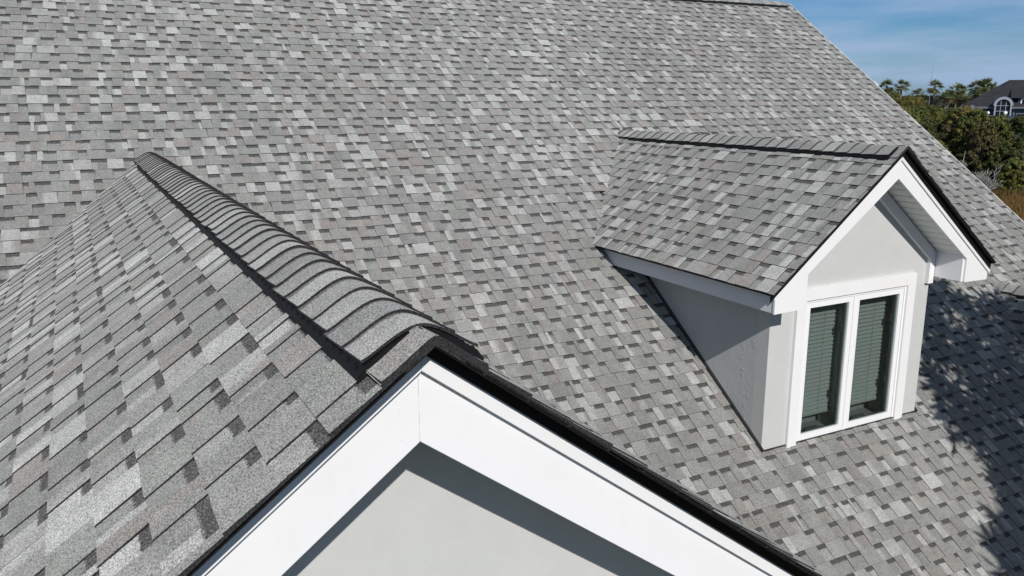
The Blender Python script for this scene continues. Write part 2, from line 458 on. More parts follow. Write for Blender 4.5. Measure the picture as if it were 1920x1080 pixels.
# ---- main roof
def hole_main(u, v):
    x, y, = u, YE + v*CT
    if abs(x-XD) < WW-.10 and y > YD+OD+.12 and y < YD+3.2: return True
    return False
mb = MB()
VL = (YRIDGE-YE)/CT
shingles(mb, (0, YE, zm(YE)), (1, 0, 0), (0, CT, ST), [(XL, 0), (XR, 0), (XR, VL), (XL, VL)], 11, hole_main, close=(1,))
ZR = zm(YRIDGE)
mb.face([(XL, YRIDGE, ZR), (XR, YRIDGE, ZR), (XR, 2*YRIDGE-YE, zm(YE)), (XL, 2*YRIDGE-YE, zm(YE))][::-1], (.22, .225, .225, 0))
main_roof = part(mb, 'main_roof', M['shingle'])
mb = MB()
ridge_vent(mb, (XR-.16, YRIDGE, ZR), (-1, 0, 0), 14.6, TH, .172, .034, .020)
sub(mb, 'ridge_vent', M['vent'], main_roof)
mb = MB()
ridge_caps(mb, (XR-.13, YRIDGE, ZR), (-1, 0, 0), 14.6, TH, .178, .0345, 5, .020)
sub(mb, 'ridge_cap', M['shingle'], main_roof)
mb = MB()
def slopebox(mb, x0, x1, y0, y1, h0, h1):
    n = Vector((0, -ST, CT)); 
    p = [Vector((x, y, zm(y)))+n*h for h in (h0, h1) for (x, y) in ((x0, y0), (x1, y0), (x1, y1), (x0, y1))]
    for f in ((0,3,2,1),(4,5,6,7),(0,1,5,4),(1,2,6,5),(2,3,7,6),(3,0,4,7)): mb.face([p[i] for i in f])
slopebox(mb, XR+.001, XR+.014, YE, YRIDGE, -.05, .006)
sub(mb, 'drip_edge', M['soffit'], main_roof)
mb = MB()
slopebox(mb, XR-.06, XR-.02, YE+.02, YRIDGE, -.26, -.012)
sub(mb, 'rake_board', M['white'], main_roof)

# ---- body of the house below the roofs
mb = MB()
yb = 2*YRIDGE-YE
WX = XR-.30
mb.face([(XL+.3, YE+.4, 0), (WX, YE+.4, 0), (WX, YE+.4, zm(YE+.4)-.05), (XL+.3, YE+.4, zm(YE+.4)-.05)])
mb.face([(WX, YE+.4, 0), (WX, yb-.4, 0), (WX, yb-.4, zm(YE+.4)-.05), (WX, YRIDGE, ZR-.05), (WX, YE+.4, zm(YE+.4)-.05)])
mb.face([(XL+.3, yb-.4, 0), (XL+.3, YE+.4, 0), (XL+.3, YE+.4, zm(YE+.4)-.05), (XL+.3, YRIDGE, ZR-.05), (XL+.3, yb-.4, zm(YE+.4)-.05)])
mb.face([(WX, yb-.4, 0), (XL+.3, yb-.4, 0), (XL+.3, yb-.4, zm(YE+.4)-.05), (WX, yb-.4, zm(YE+.4)-.05)])
part(mb, 'wall', M['stucco'])

# ---- gabled roofs that run into the main roof
def gable_planes(mb, X, Z, Y, A, W, seed, hang=.06):
    ca, sa, ta = math.cos(A), math.sin(A), math.tan(A)
    Lg = W/ca; ze = Z-W*ta; yr = ym(Z)+.12; ye = max(ym(ze)+.12, Y+.5)
    shingles(mb, (X-W, 0, ze), (0, -1, 0), (ca, 0, sa), [(-ye, 0), (-Y, 0), (-Y, Lg-.045), (-yr, Lg-.045)], seed, close=(1,))
    shingles(mb, (X+W, 0, ze), (0, 1, 0), (-ca, 0, sa), [(Y, 0), (ye, 0), (yr, Lg-.045), (Y, Lg-.045)], seed+1, close=(3,))
    return ca, sa, ta, ze
def axes(A):
    ca, sa = math.cos(A), math.sin(A)
    return (-ca, 0, -sa), (ca, 0, -sa), (-sa, 0, ca), (sa, 0, ca)
def rake_band(mb, X, Z, A, W, d0, d1, y0, y1, plumb=True):
    """raking board: from d0 to d1 metres (vertical) below the roof plane, both slopes"""
    ta = math.tan(A)
    mb.prism_y([(X, Z-d1), (X, Z-d0), (X-W, Z-W*ta-d0), (X-W, Z-W*ta-d1)], y0, y1)
    mb.prism_y([(X+W, Z-W*ta-d1), (X+W, Z-W*ta-d0), (X, Z-d0), (X, Z-d1)], y0, y1)
def layered_edge(mb, X, Z, A, W, y):
    """ragged stack of starter courses under the shingle edge"""
    rng = random.Random(2); ta = math.tan(A)
    mb.prism_y([(X-.07, Z-.07*ta-.012), (X, Z-.012), (X+.07, Z-.07*ta-.012), (X+.07, Z-.07*ta+.0095), (X, Z+.0085), (X-.07, Z-.07*ta+.0095)], y+.0015, y+.095, EDGE)
    for s in (-1, 1):
        for lay in range(2):
            x = 0.0
            while x < W-.05:
                w = min(rng.uniform(.25, .7), W-x); dy = rng.uniform(.001, .007)+lay*.005
                d0 = .0025+lay*.0045; d1 = d0+.0035
                a, b = (X+s*x, X+s*(x+w+.001))
                xs = (b, a) if s < 0 else (a, b)
                za = Z-abs(xs[0]-X)*ta; zb = Z-abs(xs[1]-X)*ta
                mb.prism_y([(xs[0], za-d1), (xs[1], zb-d1), (xs[1], zb-d0), (xs[0], za-d0)], y+dy, y+.2, (.035, .035, .036, 0))
                x += w

# foreground gable
mb = MB()
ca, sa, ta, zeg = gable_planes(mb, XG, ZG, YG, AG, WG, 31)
Lv, Rv, Nl, Nr = axes(AG)
# first ridge shingle lying flat on the roof in front of the vent
ridge_caps(mb, (XG, YG-.004, ZG), (0, 1, 0), .115, AG, .160, .0085, 77, .006)
layered_edge(mb, XG, ZG, AG, WG, YG)
gable_roof = part(mb, 'gable_roof', M['shingle'])
mb = MB(); ridge_vent(mb, (XG+.008, YG+.100, ZG-.002), (0, 1, 0), 6.36, AG, .176, .0365)
sub(mb, 'ridge_vent', M['vent'], gable_roof)
mb = MB(); ridge_caps(mb, (XG+.008, YG+.106, ZG-.002), (0, 1, 0), 7.1, AG, .181, .037, 8)
sub(mb, 'ridge_cap', M['shingle'], gable_roof)
mb = MB()
rake_band(mb, XG, ZG, AG, WG, .0175, .052, YG+.082, YG+.0835)
rake_band(mb, XG, ZG, AG, WG, .0125, .0175, YG+.006, YG+.12)
# lap joint of the left drip metal over the right one
mb.prism_y([(XG-WG, ZG-WG*ta-.054), (XG+.030, ZG+.030*ta-.054), (XG+.030, ZG+.030*ta-.040), (XG-WG, ZG-WG*ta-.040)], YG+.066, YG+.079)
sub(mb, 'drip_edge', M['black'], gable_roof, bevel=.0015)
def rake(name, s, X, Z, A, W, y_strip, y_board, thick, dstrip, dboard0, dboard1, parent, mb2=None):
    ta = math.tan(A)
    def q(d0, d1):
        P = [(X, Z-d1), (X, Z-d0), (X-W, Z-W*ta-d0), (X-W, Z-W*ta-d1)]
        if s > 0: P = [(2*X-p[0], p[1]) for p in P][::-1]
        g = .0002
        return [(p[0]+s*g if abs(p[0]-X) < 1e-6 else p[0], p[1]) for p in P]
    m = MB(); m.prism_y(q(dboard0, dboard1), y_board, y_board+thick)
    b = part(m, name, M['white'], merge=True, bevel=.002)
    m = MB(); m.prism_y(q(dstrip, dboard0+.004), y_strip, y_board-.0005)
    sub(m, 'trim_strip', M['white'], b, merge=True, bevel=.002)
    return b
for s in (-1, 1):
    b = rake('rake_board', s, XG, ZG, AG, WG, YG+.088, YG+.110, .025, .046, .092, .276, HOUSE)
    if s < 0:
        for (dx, dz) in ((-.052, -.185), (-.047, -.262), (-.60, -.56), (-1.05, -.93)):   # nail heads
            m = MB(); c = Vector((XG+dx, YG+.1092, ZG+dz))
            ring_ = [(.0032*math.cos(k*PI/4), .0032*math.sin(k*PI/4)) for k in range(8)]
            m.prism_y([(c.x+p[0], c.z+p[1]) for p in ring_], c.y, c.y+.002)
            sub(m, 'nail_head', M['soffit'], b)
        for z0, z1 in ((-.205, -.165), (-.250, -.236)):                                  # caulk crack at the mitre
            m = MB(); m.prism_y([(XG-.0010, ZG+z0), (XG+.0003, ZG+z0), (XG+.0003, ZG+z1), (XG-.0010, ZG+z1)], YG+.1094, YG+.1099)
            sub(m, 'joint_crack', M['soffit'], b)
# gable wall and raking soffit
mb = MB(); yw = YG+OG
x0, x1 = XG-WG+.35, XG+WG-.35
mb.prism_y([(x0, 0), (x1, 0), (x1, ZG-.30-(WG-.35)*ta), (XG, ZG-.30), (x0, ZG-.30-(WG-.35)*ta)], yw, yw+.2)
for xx in (x0, x1):
    mb.box((xx-.1, yw+.2, 0), (xx+.1, YE+1.8, zeg+.02))
part(mb, 'gable_wall', M['stucco'], merge=True)
mb = MB(); rake_band(mb, XG, ZG, AG, WG, .245, .262, YG+.137, yw-.002)
part(mb, 'soffit', M['soffit'])
for s in (-1, 1):
    mb = MB(); xa = XG+s*(WG-.03); xb = XG+s*(WG-.36)
    mb.box((min(xa, xb), YG+.14, zeg-.24), (max(xa, xb), YE+2.2, zeg-.04))
    part(mb, 'eave_box', M['white'])

# ---- dormer
mb = MB()
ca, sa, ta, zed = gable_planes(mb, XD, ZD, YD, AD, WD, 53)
Lv, Rv, Nl, Nr = axes(AD)
ridge_caps(mb, (XD, YD-.004, ZD), (0, 1, 0), .10, AD, .160, .0085, 78, .006)
layered_edge(mb, XD, ZD, AD, WD, YD)
dormer_roof = part(mb, 'dormer_roof', M['shingle'])
mb = MB(); ridge_vent(mb, (XD, YD+.070, ZD), (0, 1, 0), 3.72, AD, .172, .033)
sub(mb, 'ridge_vent', M['vent'], dormer_roof)
mb = MB(); ridge_caps(mb, (XD, YD+.078, ZD), (0, 1, 0), 4.1, AD, .178, .0335, 9)
sub(mb, 'ridge_cap', M['shingle'], dormer_roof)
mb = MB()
WB = 1.375
rake_band(mb, XD, ZD, AD, WD-.005, .020, .078, YD+.042, YD+.0435)
rake_band(mb, XD, ZD, AD, WD-.005, .0125, .0195, YD+.006, YD+.08)
for s in (-1, 1):                                   # eave metal
    xs = sorted((XD+s*(WD-.012), XD+s*(WD-.018)))
    mb.box((xs[0], YD+.02, zed-.016), (xs[1], ym(zed)+.05, zed-.006))
sub(mb, 'drip_edge', M['black'], dormer_roof)
for s in (-1, 1):
    fx = lambda p: (XD+s*p[0], ZD+p[1])
    wo, wi, zb1 = (1.335, .985, -1.298) if s < 0 else (1.400, 1.065, -1.290)
    poly = [(0, -.268), (0, -.108), (wo, -wo*ta-.108), (wo, zb1), (wi, zb1+.006), (wi, -wi*ta-.222)]
    poly = [fx(p) for p in poly]
    if s < 0: poly = poly[::-1]
    # order so the front face looks to -y
    area = sum(poly[i][0]*poly[(i+1) % 6][1]-poly[(i+1) % 6][0]*poly[i][1] for i in range(6))
    if area < 0: poly = poly[::-1]
    m = MB(); m.prism_y(poly, YD+.060, YD+.082)
    b = part(m, 'rake_board', M['white'], merge=True, bevel=.002)
    m = MB()
    q = [(0.001*s, -.112), (0.001*s, -.070), (wo+.02, -(wo+.02)*ta-.070), (wo+.02, -(wo+.02)*ta-.112)]
    q = [(XD+s*abs(p[0]), ZD+p[1]) for p in q]
    if sum(q[i][0]*q[(i+1) % 4][1]-q[(i+1) % 4][0]*q[i][1] for i in range(4)) < 0: q = q[::-1]
    m.prism_y(q, YD+.046, YD+.0595)
    sub(m, 'trim_strip', M['white'], b, merge=True, bevel=.002)
# boxed eaves
for s in (-1, 1):
    wo, zb1 = (1.330, -1.294) if s < 0 else (1.395, -1.286)
    P = [(wo, zb1), (1.042, zb1+.006), (1.042, -1.042*ta-.10), (wo, -wo*ta-.05)]
    P = [(XD+s*p[0], ZD+p[1]) for p in P]
    if sum(P[i][0]*P[(i+1) % 4][1]-P[(i+1) % 4][0]*P[i][1] for i in range(4)) < 0: P = P[::-1]
    yend = [ym(p[1])+.05 for p in P]
    m = MB(); m.prism_y(P, YD+.0825, yend)
    part(m, 'eave_box', M['white'], merge=True, bevel=.002)
# raking soffit of lapped vinyl strips between wall and rake board
ywd = YD+OD
mb = MB()
for s in (-1, 1):
    k = 0; x = .005
    step = .098*math.cos(AD)
    while x < 1.04:
        xe = min(x+step, 1.04)
        gw = .024
        pr = [(x, .207), (xe-gw, .215), (xe-gw, .150), (xe, .150), (xe, .207)]
        A = [(XD+s*p[0], YD+.0822, ZD-p[0]*ta-p[1]) for p in pr]; B = [(XD+s*p[0], ywd+.01, ZD-p[0]*ta-p[1]) for p in pr]
        for i in range(4):
            f = [A[i], A[i+1], B[i+1], B[i]]
            mb.face(f if s < 0 else f[::-1])
        x = xe
part(mb, 'soffit', M['soffit'])
# frieze trim along the wall under the soffit
mb = MB()
for s in (-1, 1):
    P = [(0.0, -.345), (0.0, -.225), (1.035, -1.035*ta-.225), (1.035, -1.345), (.965, -1.345), (.965, -.965*ta-.345)]
    P = [(XD+s*max(p[0], .0006), ZD+p[1]) for p in P]
    if sum(P[i][0]*P[(i+1) % 6][1]-P[(i+1) % 6][0]*P[i][1] for i in range(6)) < 0: P = P[::-1]
    mb.prism_y(P, ywd-.040, ywd-.0005)
part(mb, 'frieze_board', M['white'], bevel=.002)
# dormer walls: front with a window opening, two cheeks
wx0, wx1, wz1, wz0 = XD-.715, XD+.775, ZD-1.25, ZD-2.70
zt = lambda x: ZD-abs(x-XD)*ta-.23
zb_ = zm(ywd)-.10
mb = MB()
th = .14
mb.prism_y([(XD-WW, zb_), (wx0, zb_), (wx0, zt(wx0)), (XD-WW, zt(XD-WW))], ywd, ywd+th)
mb.prism_y([(wx1, zb_), (XD+WW, zb_), (XD+WW, zt(XD+WW)), (wx1, zt(wx1))], ywd, ywd+th)
mb.prism_y([(wx0, wz1), (wx1, wz1), (wx1, zt(wx1)), (XD, zt(XD)), (wx0, zt(wx0))], ywd, ywd+th)
mb.prism_y([(wx0, zb_), (wx1, zb_), (wx1, wz0), (wx0, wz0)], ywd, ywd+th)
dw = part(mb, 'dormer_wall', M['stucco'])
for s in (-1, 1):
    mb = MB(); xo = XD+s*WW
    ztop = ZD-WW*ta-.12
    P = [(ywd+th, zm(ywd)-.10), (ywd+th, ztop), (ym(ztop)+.1, ztop), (ym(ztop)+.1, zm(ym(ztop)+.1)-.10)]
    A = [(xo, p[0], p[1]) for p in P]; B = [(xo-s*.10, p[0], p[1]) for p in P]
    mb.face(A if s < 0 else A[::-1]); mb.face(B[::-1] if s < 0 else B)
    mb.face([A[0], A[1], B[1], B[0]])
    part(mb, 'side_wall', M['rough_stucco'])
# step flashing where walls meet shingles
mb = MB()
for s in (-1, 1):
    n = Vector((0, -ST, CT)); x_a, x_b = XD+s*(WW+.001), XD+s*(WW+.010)
    ya, ybk = ywd-.012, ym(ZD-WW*ta-.3)
    p = []
    for (x, y, h) in ((x_a, ya, -.01), (x_b, ya, -.01), (x_b, ybk, -.01), (x_a, ybk, -.01), (x_a, ya, .045), (x_b, ya, .030), (x_b, ybk, .030), (x_a, ybk, .045)):
        p.append(Vector((x, y, zm(y)))+n*h)
    for f in ((0,3,2,1),(4,5,6,7),(0,1,5,4),(1,2,6,5),(2,3,7,6),(3,0,4,7)): mb.face([p[i] for i in f])
mb.box((XD-WW-.010, ywd-.013, zm(ywd)-.05), (XD+WW+.010, ywd-.0015, zm(ywd)+.012))
part(mb, 'step_flashing', M['flash'])

# ---- window of the dormer
mb = MB()
cx0, cx1, ct, cb = XD-.745, XD+.805, ZD-1.222, ZD-2.694
ci0, ci1, cti = XD-.635, XD+.695, ZD-1.333
yc = ywd-.030
mb.prism_y([(cx0, cb-.02), (ci0, cb-.02), (ci0, cti), (cx0, ct)], yc, ywd-.001)
mb.prism_y([(ci1, cb), (cx1, cb), (cx1, ct), (ci1, cti)], yc, ywd-.001)
mb.prism_y([(cx0, ct), (ci0, cti), (ci1, cti), (cx1, ct)], yc, ywd-.001)
win = part(mb, 'window', M['white'], bevel=.003)
def ring(mb, x0, x1, z0, z1, w, y0, y1, wb=None):
    wb = w if wb is None else wb
    mb.prism_y([(x0, z0), (x0+w, z0+wb), (x0+w, z1-w), (x0, z1)], y0, y1)
    mb.prism_y([(x1-w, z0+wb), (x1, z0), (x1, z1), (x1-w, z1-w)], y0, y1)
    mb.prism_y([(x0, z1), (x0+w, z1-w), (x1-w, z1-w), (x1, z1)], y0, y1)
    mb.prism_y([(x0, z0), (x1, z0), (x1-w, z0+wb), (x0+w, z0+wb)], y0, y1)
mb = MB(); fz0 = ZD-2.692
ring(mb, ci0+.0015, ci1-.0015, fz0, cti-.0015, .022, ywd-.012, ywd+.10)
mb.prism_y([(XD-.012, fz0+.022), (XD+.018, fz0+.022), (XD+.018, cti-.024), (XD-.012, cti-.024)], ywd-.010, ywd+.10)
sub(mb, 'frame', M['vinyl'], win, bevel=.002)
for (sx0, sx1) in ((ci0+.0255, XD-.0135), (XD+.0195, ci1-.0255)):
    mb = MB(); ring(mb, sx0, sx1, fz0+.024, cti-.026, .052, ywd-.004, ywd+.030, .058)
    sash = sub(mb, 'sash', M['vinyl'], win, bevel=.003)
    gx0, gx1, gz0, gz1 = sx0+.052, sx1-.052, fz0+.082, cti-.078
    mb = MB(); mb.box((gx0-.006, ywd+.012, gz0-.006), (gx1+.006, ywd+.018, gz1+.006))
    sub(mb, 'glass_pane', M['glass'], win)
    # screen track / jamb liner just behind the glass on the right
    mb = MB(); ring(mb, gx0-.02, gx1+.02, gz0-.03, gz1+.02, .028, ywd+.032, ywd+.05)
    for zz in (gz0+.30, gz1-.28): mb.box((gx1-.030, ywd+.036, zz), (gx1-.012, ywd+.055, zz+.07))
    mb.box((gx0+.10, ywd+.034, gz0-.004), (gx0+.26, ywd+.06, gz0+.022))
    sub(mb, 'screen_track', M['grayframe'], win)
    # venetian blind
    mb = MB(); yb_ = ywd+.165; z = gz1-.02
    bx0, bx1 = sx0+.012, sx1-.012
    rng = random.Random(int(sx0*1000))
    while z > gz0+.115:
        j = rng.uniform(-.0015, .0015); jr = rng.uniform(-.002, .002)
        mb.face([(bx0, yb_-.014, z-.036+j), (bx1, yb_-.014, z-.036+j+jr), (bx1, yb_+.012, z+.006+j+jr), (bx0, yb_+.012, z+.006+j)])
        mb.face([(bx0, yb_-.014, z-.039+j), (bx1, yb_-.014, z-.039+j+jr), (bx1, yb_-.014, z-.036+j+jr), (bx0, yb_-.014, z-.036+j)])
        z -= .0385
    mb.box((bx0, yb_-.016, z-.018), (bx1, yb_+.014, z+.004))
    mb.box((bx0, yb_-.02, gz1-.01), (bx1, yb_+.02, gz1+.05))
    for fx_ in (.30, .72): 
        xx = bx0+(bx1-bx0)*fx_; mb.box((xx-.0015, yb_-.018, z), (xx+.0015, yb_-.0165, gz1))
    sub(mb, 'blind', M['blind'], win)
# dark reveal around the window and room behind it
mb = MB()
mb.box((XD-.02, ywd+.101, fz0), (XD+.03, ywd+.28, cti))
mb.box((ci0-.10, ywd+.141, fz0-.05), (ci0-.02, ywd+.30, cti+.1)); mb.box((ci1+.02, ywd+.141, fz0-.05), (ci1+.10, ywd+.30, cti+.1))
mb.box((ci0-.10, ywd+.105, fz0-.02), (ci1+.10, ywd+.36, fz0+.012))
mb.box((ci0-.10, ywd+.105, cti+.01), (ci1+.10, ywd+.36, cti+.05))
mb.box((ci0-.12, ywd+.32, fz0-.05), (ci1+.12, ywd+.36, cti+.1))
sub(mb, 'reveal', M['room'], win)

# ---- neighbouring gable at the right edge (its ridge starts low on the main roof)
XP, YP0, AP, WP = 10.20, 4.55, .74, 1.42
ZP = zm(6.16)+.02
mb = MB()
gable_planes(mb, XP, ZP, YP0, AP, WP, 91)
layered_edge(mb, XP, ZP, AP, WP, YP0)
porch_roof = part(mb, 'side_dormer_roof', M['shingle'])
Lv, Rv, Nl, Nr = axes(AP)
mb = MB(); ridge_vent(mb, (XP, YP0+.09, ZP), (0, 1, 0), 1.22, AP, .172, .033); sub(mb, 'ridge_vent', M['vent'], porch_roof)
mb = MB(); ridge_caps(mb, (XP, YP0+.08, ZP), (0, 1, 0), 1.56, AP, .178, .0335, 19); sub(mb, 'ridge_cap', M['shingle'], porch_roof)
mb = MB(); tp = math.tan(AP)
rake_band(mb, XP, ZP, AP, WP-.04, .07, .27, YP0+.03, YP0+.055)
part(mb, 'side_dormer_trim', M['white'])
mb = MB(); ys = YP0+.4
P = [(XP-1.03, zm(ys)-.1), (XP+1.03, zm(ys)-.1), (XP+1.03, ZP-1.03*tp-.1), (XP, ZP-.1), (XP-1.03, ZP-1.03*tp-.1)]
mb.prism_y(P, ys, ys+1.4); part(mb, 'side_dormer_wall', M['stucco'])

# ------------------------------------------------------------------ ground
FH = Vector((math.sin(YAW), math.cos(YAW), 0)); RH = Vector((math.cos(YAW), -math.sin(YAW), 0))
def ray(px, py): return (CF + CR*((px-960)/F) + CU*((540-py)/F))
def at(px, py, D):
    """point on the vertical plane facing the view, D metres ahead"""
    d = ray(px, py); return Vector((0, 0, CAMZ)) + d*(D/d.dot(FH))
def ground_at(px, D):
    p = at(px, 200, D); p.z = 0; return p
mb = MB(); mb.face([(-6000, -6000, 0), (6000, -6000, 0), (6000, 6000, 0), (-6000, 6000, 0)])
g = mb.build('ground', M['ground']); g['kind'] = 'structure'
# lane at the foot of the marsh
def quad_ground(name, mat, pts, z):
    m = MB(); m.face([(p[0], p[1], z) for p in pts]); o = m.build(name, mat); o['kind'] = 'structure'; return o
lane = [FH*d+RH*x for d, x in ((58, 20), (63.5, 20), (63.5, 90), (58, 90))]
quad_ground('road', M['road'], lane[::-1], .004)
quad_ground('road_marking', M['paint'], [FH*d+RH*x for d, x in ((60.5, 20), (60.7, 20), (60.7, 90), (60.5, 90))][::-1], .008)

# marsh grass
rng = random.Random(3)
mb = MB()
for i in range(34000):
    d = rng.uniform(66, 87); x = rng.uniform(.40, .90)*d
    p = FH*d+RH*x; h = rng.uniform(.5, 1.0)*(1.25 if d > 80 else 1); a = rng.uniform(0, 2*PI); w = .05
    t = Vector((math.cos(a), math.sin(a), 0))*w; lean = Vector((rng.uniform(-.2, .2), rng.uniform(-.2, .2), h))
    k = rng.uniform(.75, 1.25); gmix = max(0, min(1, (d-79)/6+rng.uniform(-.3, .3)))
    c = (.235*k*(1-gmix)+.085*gmix, .140*k*(1-gmix)+.085*gmix, .048*k*(1-gmix)+.03*gmix, 1)
    mb.face([p-t, p+t, p+lean], c)
o = mb.build('marsh_grass', M['leaf']); tag(o, 'tawny marsh grass on the flat below the trees', 'grass', kind='stuff')

# ------------------------------------------------------------------ trees
def limbs(mb, rng, h, r, spread, n=5, col=None, z0=.35):
    mb.tube([(0, 0, -.1), (rng.uniform(-.1, .1), rng.uniform(-.1, .1), h*.35), (rng.uniform(-.3, .3), rng.uniform(-.3, .3), h*.62)], [r, r*.75, r*.45], 7, col)
    for i in range(n):
        a = 2*PI*i/n+rng.uniform(-.4, .4); b0 = h*rng.uniform(z0, .6)
        e = Vector((math.cos(a)*spread*rng.uniform(.5, .9), math.sin(a)*spread*rng.uniform(.5, .9), h*rng.uniform(.6, .9)))
        mid = Vector((e.x*.45, e.y*.45, b0+(e.z-b0)*.6))
        mb.tube([(0, 0, b0), mid, e], [r*.45, r*.3, r*.08], 5, col)
def crown_mesh(mb, rng, h, w, clumps, leaves, size, pal, zlow=.18):
    for c in range(clumps):
        a = rng.uniform(0, 2*PI); zz = zlow+(1-zlow)*rng.random()**.8; 
        prof = math.sqrt(max(0, 1-((zz-.45)/.56)**2))*.85+.12*(1-zz)
        rr = w*prof*math.sqrt(rng.uniform(.25, 1.0))
        cx, cy, cz = math.cos(a)*rr, math.sin(a)*rr, h*zz*.97
        cr = w*rng.uniform(.11, .22); pc = rng.choice(pal); k0 = rng.uniform(.82, 1.2)
        for i in range(leaves):
            d = Vector((rng.gauss(0, 1), rng.gauss(0, 1), rng.gauss(0, 1))).normalized()
            p = Vector((cx, cy, cz))+Vector((d.x, d.y, d.z*.75))*cr*rng.uniform(.45, 1.05)
            n = (d+Vector((rng.uniform(-.8, .8), rng.uniform(-.8, .8), rng.uniform(-.3, .9)))).normalized()
            t = n.orthogonal().normalized(); t = (Matrix.Rotation(rng.uniform(0, 2*PI), 3, n) @ t); b = n.cross(t)
            s = size*rng.uniform(.6, 1.3); k = k0*rng.uniform(.8, 1.2)
            col = (pc[0]*k, pc[1]*k, pc[2]*k, 1)
            mb.face([p-t*s, p-b*s*.45, p+t*s, p+b*s*.45], col)
GREEN = [(0.164, 0.188, 0.047), (0.205, 0.21, 0.051), (0.133, 0.158, 0.051), (0.238, 0.216, 0.062)]
OLIVE = [(0.238, 0.199, 0.051), (0.293, 0.228, 0.062), (0.198, 0.183, 0.057), (0.164, 0.171, 0.051)]
RUST = [(0.155, 0.121, 0.055), (0.138, 0.12, 0.053), (0.124, 0.122, 0.048), (0.167, 0.129, 0.06)]
DARK = [(0.08, 0.101, 0.035), (0.106, 0.116, 0.041), (0.12, 0.133, 0.041)]
def tree(px, pytop, D, wpx, pal, label, group, seed, cat='tree', name='broadleaf_tree', clumps=170, leaves=80):
    rng = random.Random(seed)
    base = ground_at(px, D); top = at(px, pytop, D).z*1.06; w = wpx/F*D*.62
    t = thing(name, label, cat, base, rng.uniform(0, 6), group)
    m = MB(); limbs(m, rng, top, .10+top*.016, w*.8); m.build('trunk', M['bark'], t)
    m = MB(); crown_mesh(m, rng, top, w, clumps, leaves, .135, pal, .10); m.build('crown', M['leaf'], t)
    return t
G1 = 'evergreen trees beyond the roof edge'
TREES = [
 (1666, 178, 128, 84, OLIVE, 'olive treetop nearest the roof edge, just under the leftmost palms'),
 (1704, 187, 118, 84, OLIVE, 'olive crown below the low palm that has no visible trunk'),
 (1738, 203, 108, 80, GREEN, 'green crown around the foot of the tall lone palm'),
 (1700, 208, 96, 60, GREEN, 'dark green crown hugging the roof edge under the lone palm'),
 (1736, 236, 92, 62, DARK, 'very dark green crown against the roof edge left of the rusty tree'),
 (1776, 206, 112, 54, DARK, 'dark crown at the foot of the second palm trunk'),
 (1806, 206, 93, 66, OLIVE, 'yellowish olive crown between the palm clump and the blue house'),
 (1832, 210, 90, 62, GREEN, 'bright olive crown in front of the blue house lower roof'),
 (1798, 238, 92, 74, RUST, 'rusty brown tree in the middle of the woods'),
 (1850, 234, 87, 54, RUST, 'brownish green tree below the arched window'),
 (1878, 223, 89, 58, GREEN, 'green crown right under the deck railing of the blue house'),
 (1914, 224, 88, 60, DARK, 'dark crown at the picture edge under the blue house dormer'),
 (1762, 268, 88, 56, GREEN, 'low green crown by the roof edge below the rusty tree'),
 (1876, 262, 87, 62, DARK, 'dark green crown behind the bare grey bush'),
 (1826, 282, 88, 60, DARK, 'dark thicket tree between the pale dead trunk and the bare grey bush'),
 (1916, 300, 84, 40, GREEN, 'green shrub at the picture edge right of the bare grey bush'),
]
for i, (px, py, D, w, pal, lab) in enumerate(TREES):
    tree(px, py, D, w, pal, lab, G1, 100+i)

def bare_tree(px, pytop, D, wpx, label, seed, nb=16):
    rng = random.Random(seed); base = ground_at(px, D); h = at(px, pytop, D).z; w = wpx/F*D*.5
    t = thing('bare_tree', label, 'tree', base, 0, 'leafless grey trees')
    m = MB(); r = .11
    m.tube([(0, 0, 0), (.15, 0, h*.25), (-.1, .1, h*.5), (0, 0, h*.8)], [r, r*.85, r*.6, r*.2], 6)
    m.build('trunk', M['greybark'], t)
    m = MB()
    def grow(p, d, L_, r_, lvl):
        q = p+d*L_; mid = p+d*L_*.5+Vector((rng.uniform(-.1, .1), rng.uniform(-.1, .1), rng.uniform(-.05, .1)))*L_
        m.tube([p, mid, q], [r_, r_*.8, r_*.55], 4)
        if lvl == 0: return
        for _ in range(3 if lvl > 1 else 4):
            dd = (d+Vector((rng.uniform(-.9, .9), rng.uniform(-.9, .9), rng.uniform(-.3, .7)))).normalized()
            grow(q if rng.random() < .6 else mid, dd, L_*rng.uniform(.55, .8), r_*.6, lvl-1)
    for i in range(nb):
        a = 2*PI*i/nb*2+rng.uniform(-.3, .3); z0 = h*rng.uniform(.12, .5)
        dd = Vector((math.cos(a)*w/h*1.3, math.sin(a)*w/h*1.3, rng.uniform(.4, 1.0))).normalized()
        grow(Vector((0, 0, z0)), dd, h*.30*min(1, w/h*1.3), .05, 3)
    m.build('branches', M['greybark'], t)
bare_tree(1820, 262, 86, 40, 'tall thin leafless tree with pale trunk left of the grey bush', 41)
bare_tree(1868, 300, 80.5, 84, 'wide rounded leafless grey bush above the marsh grass', 42)

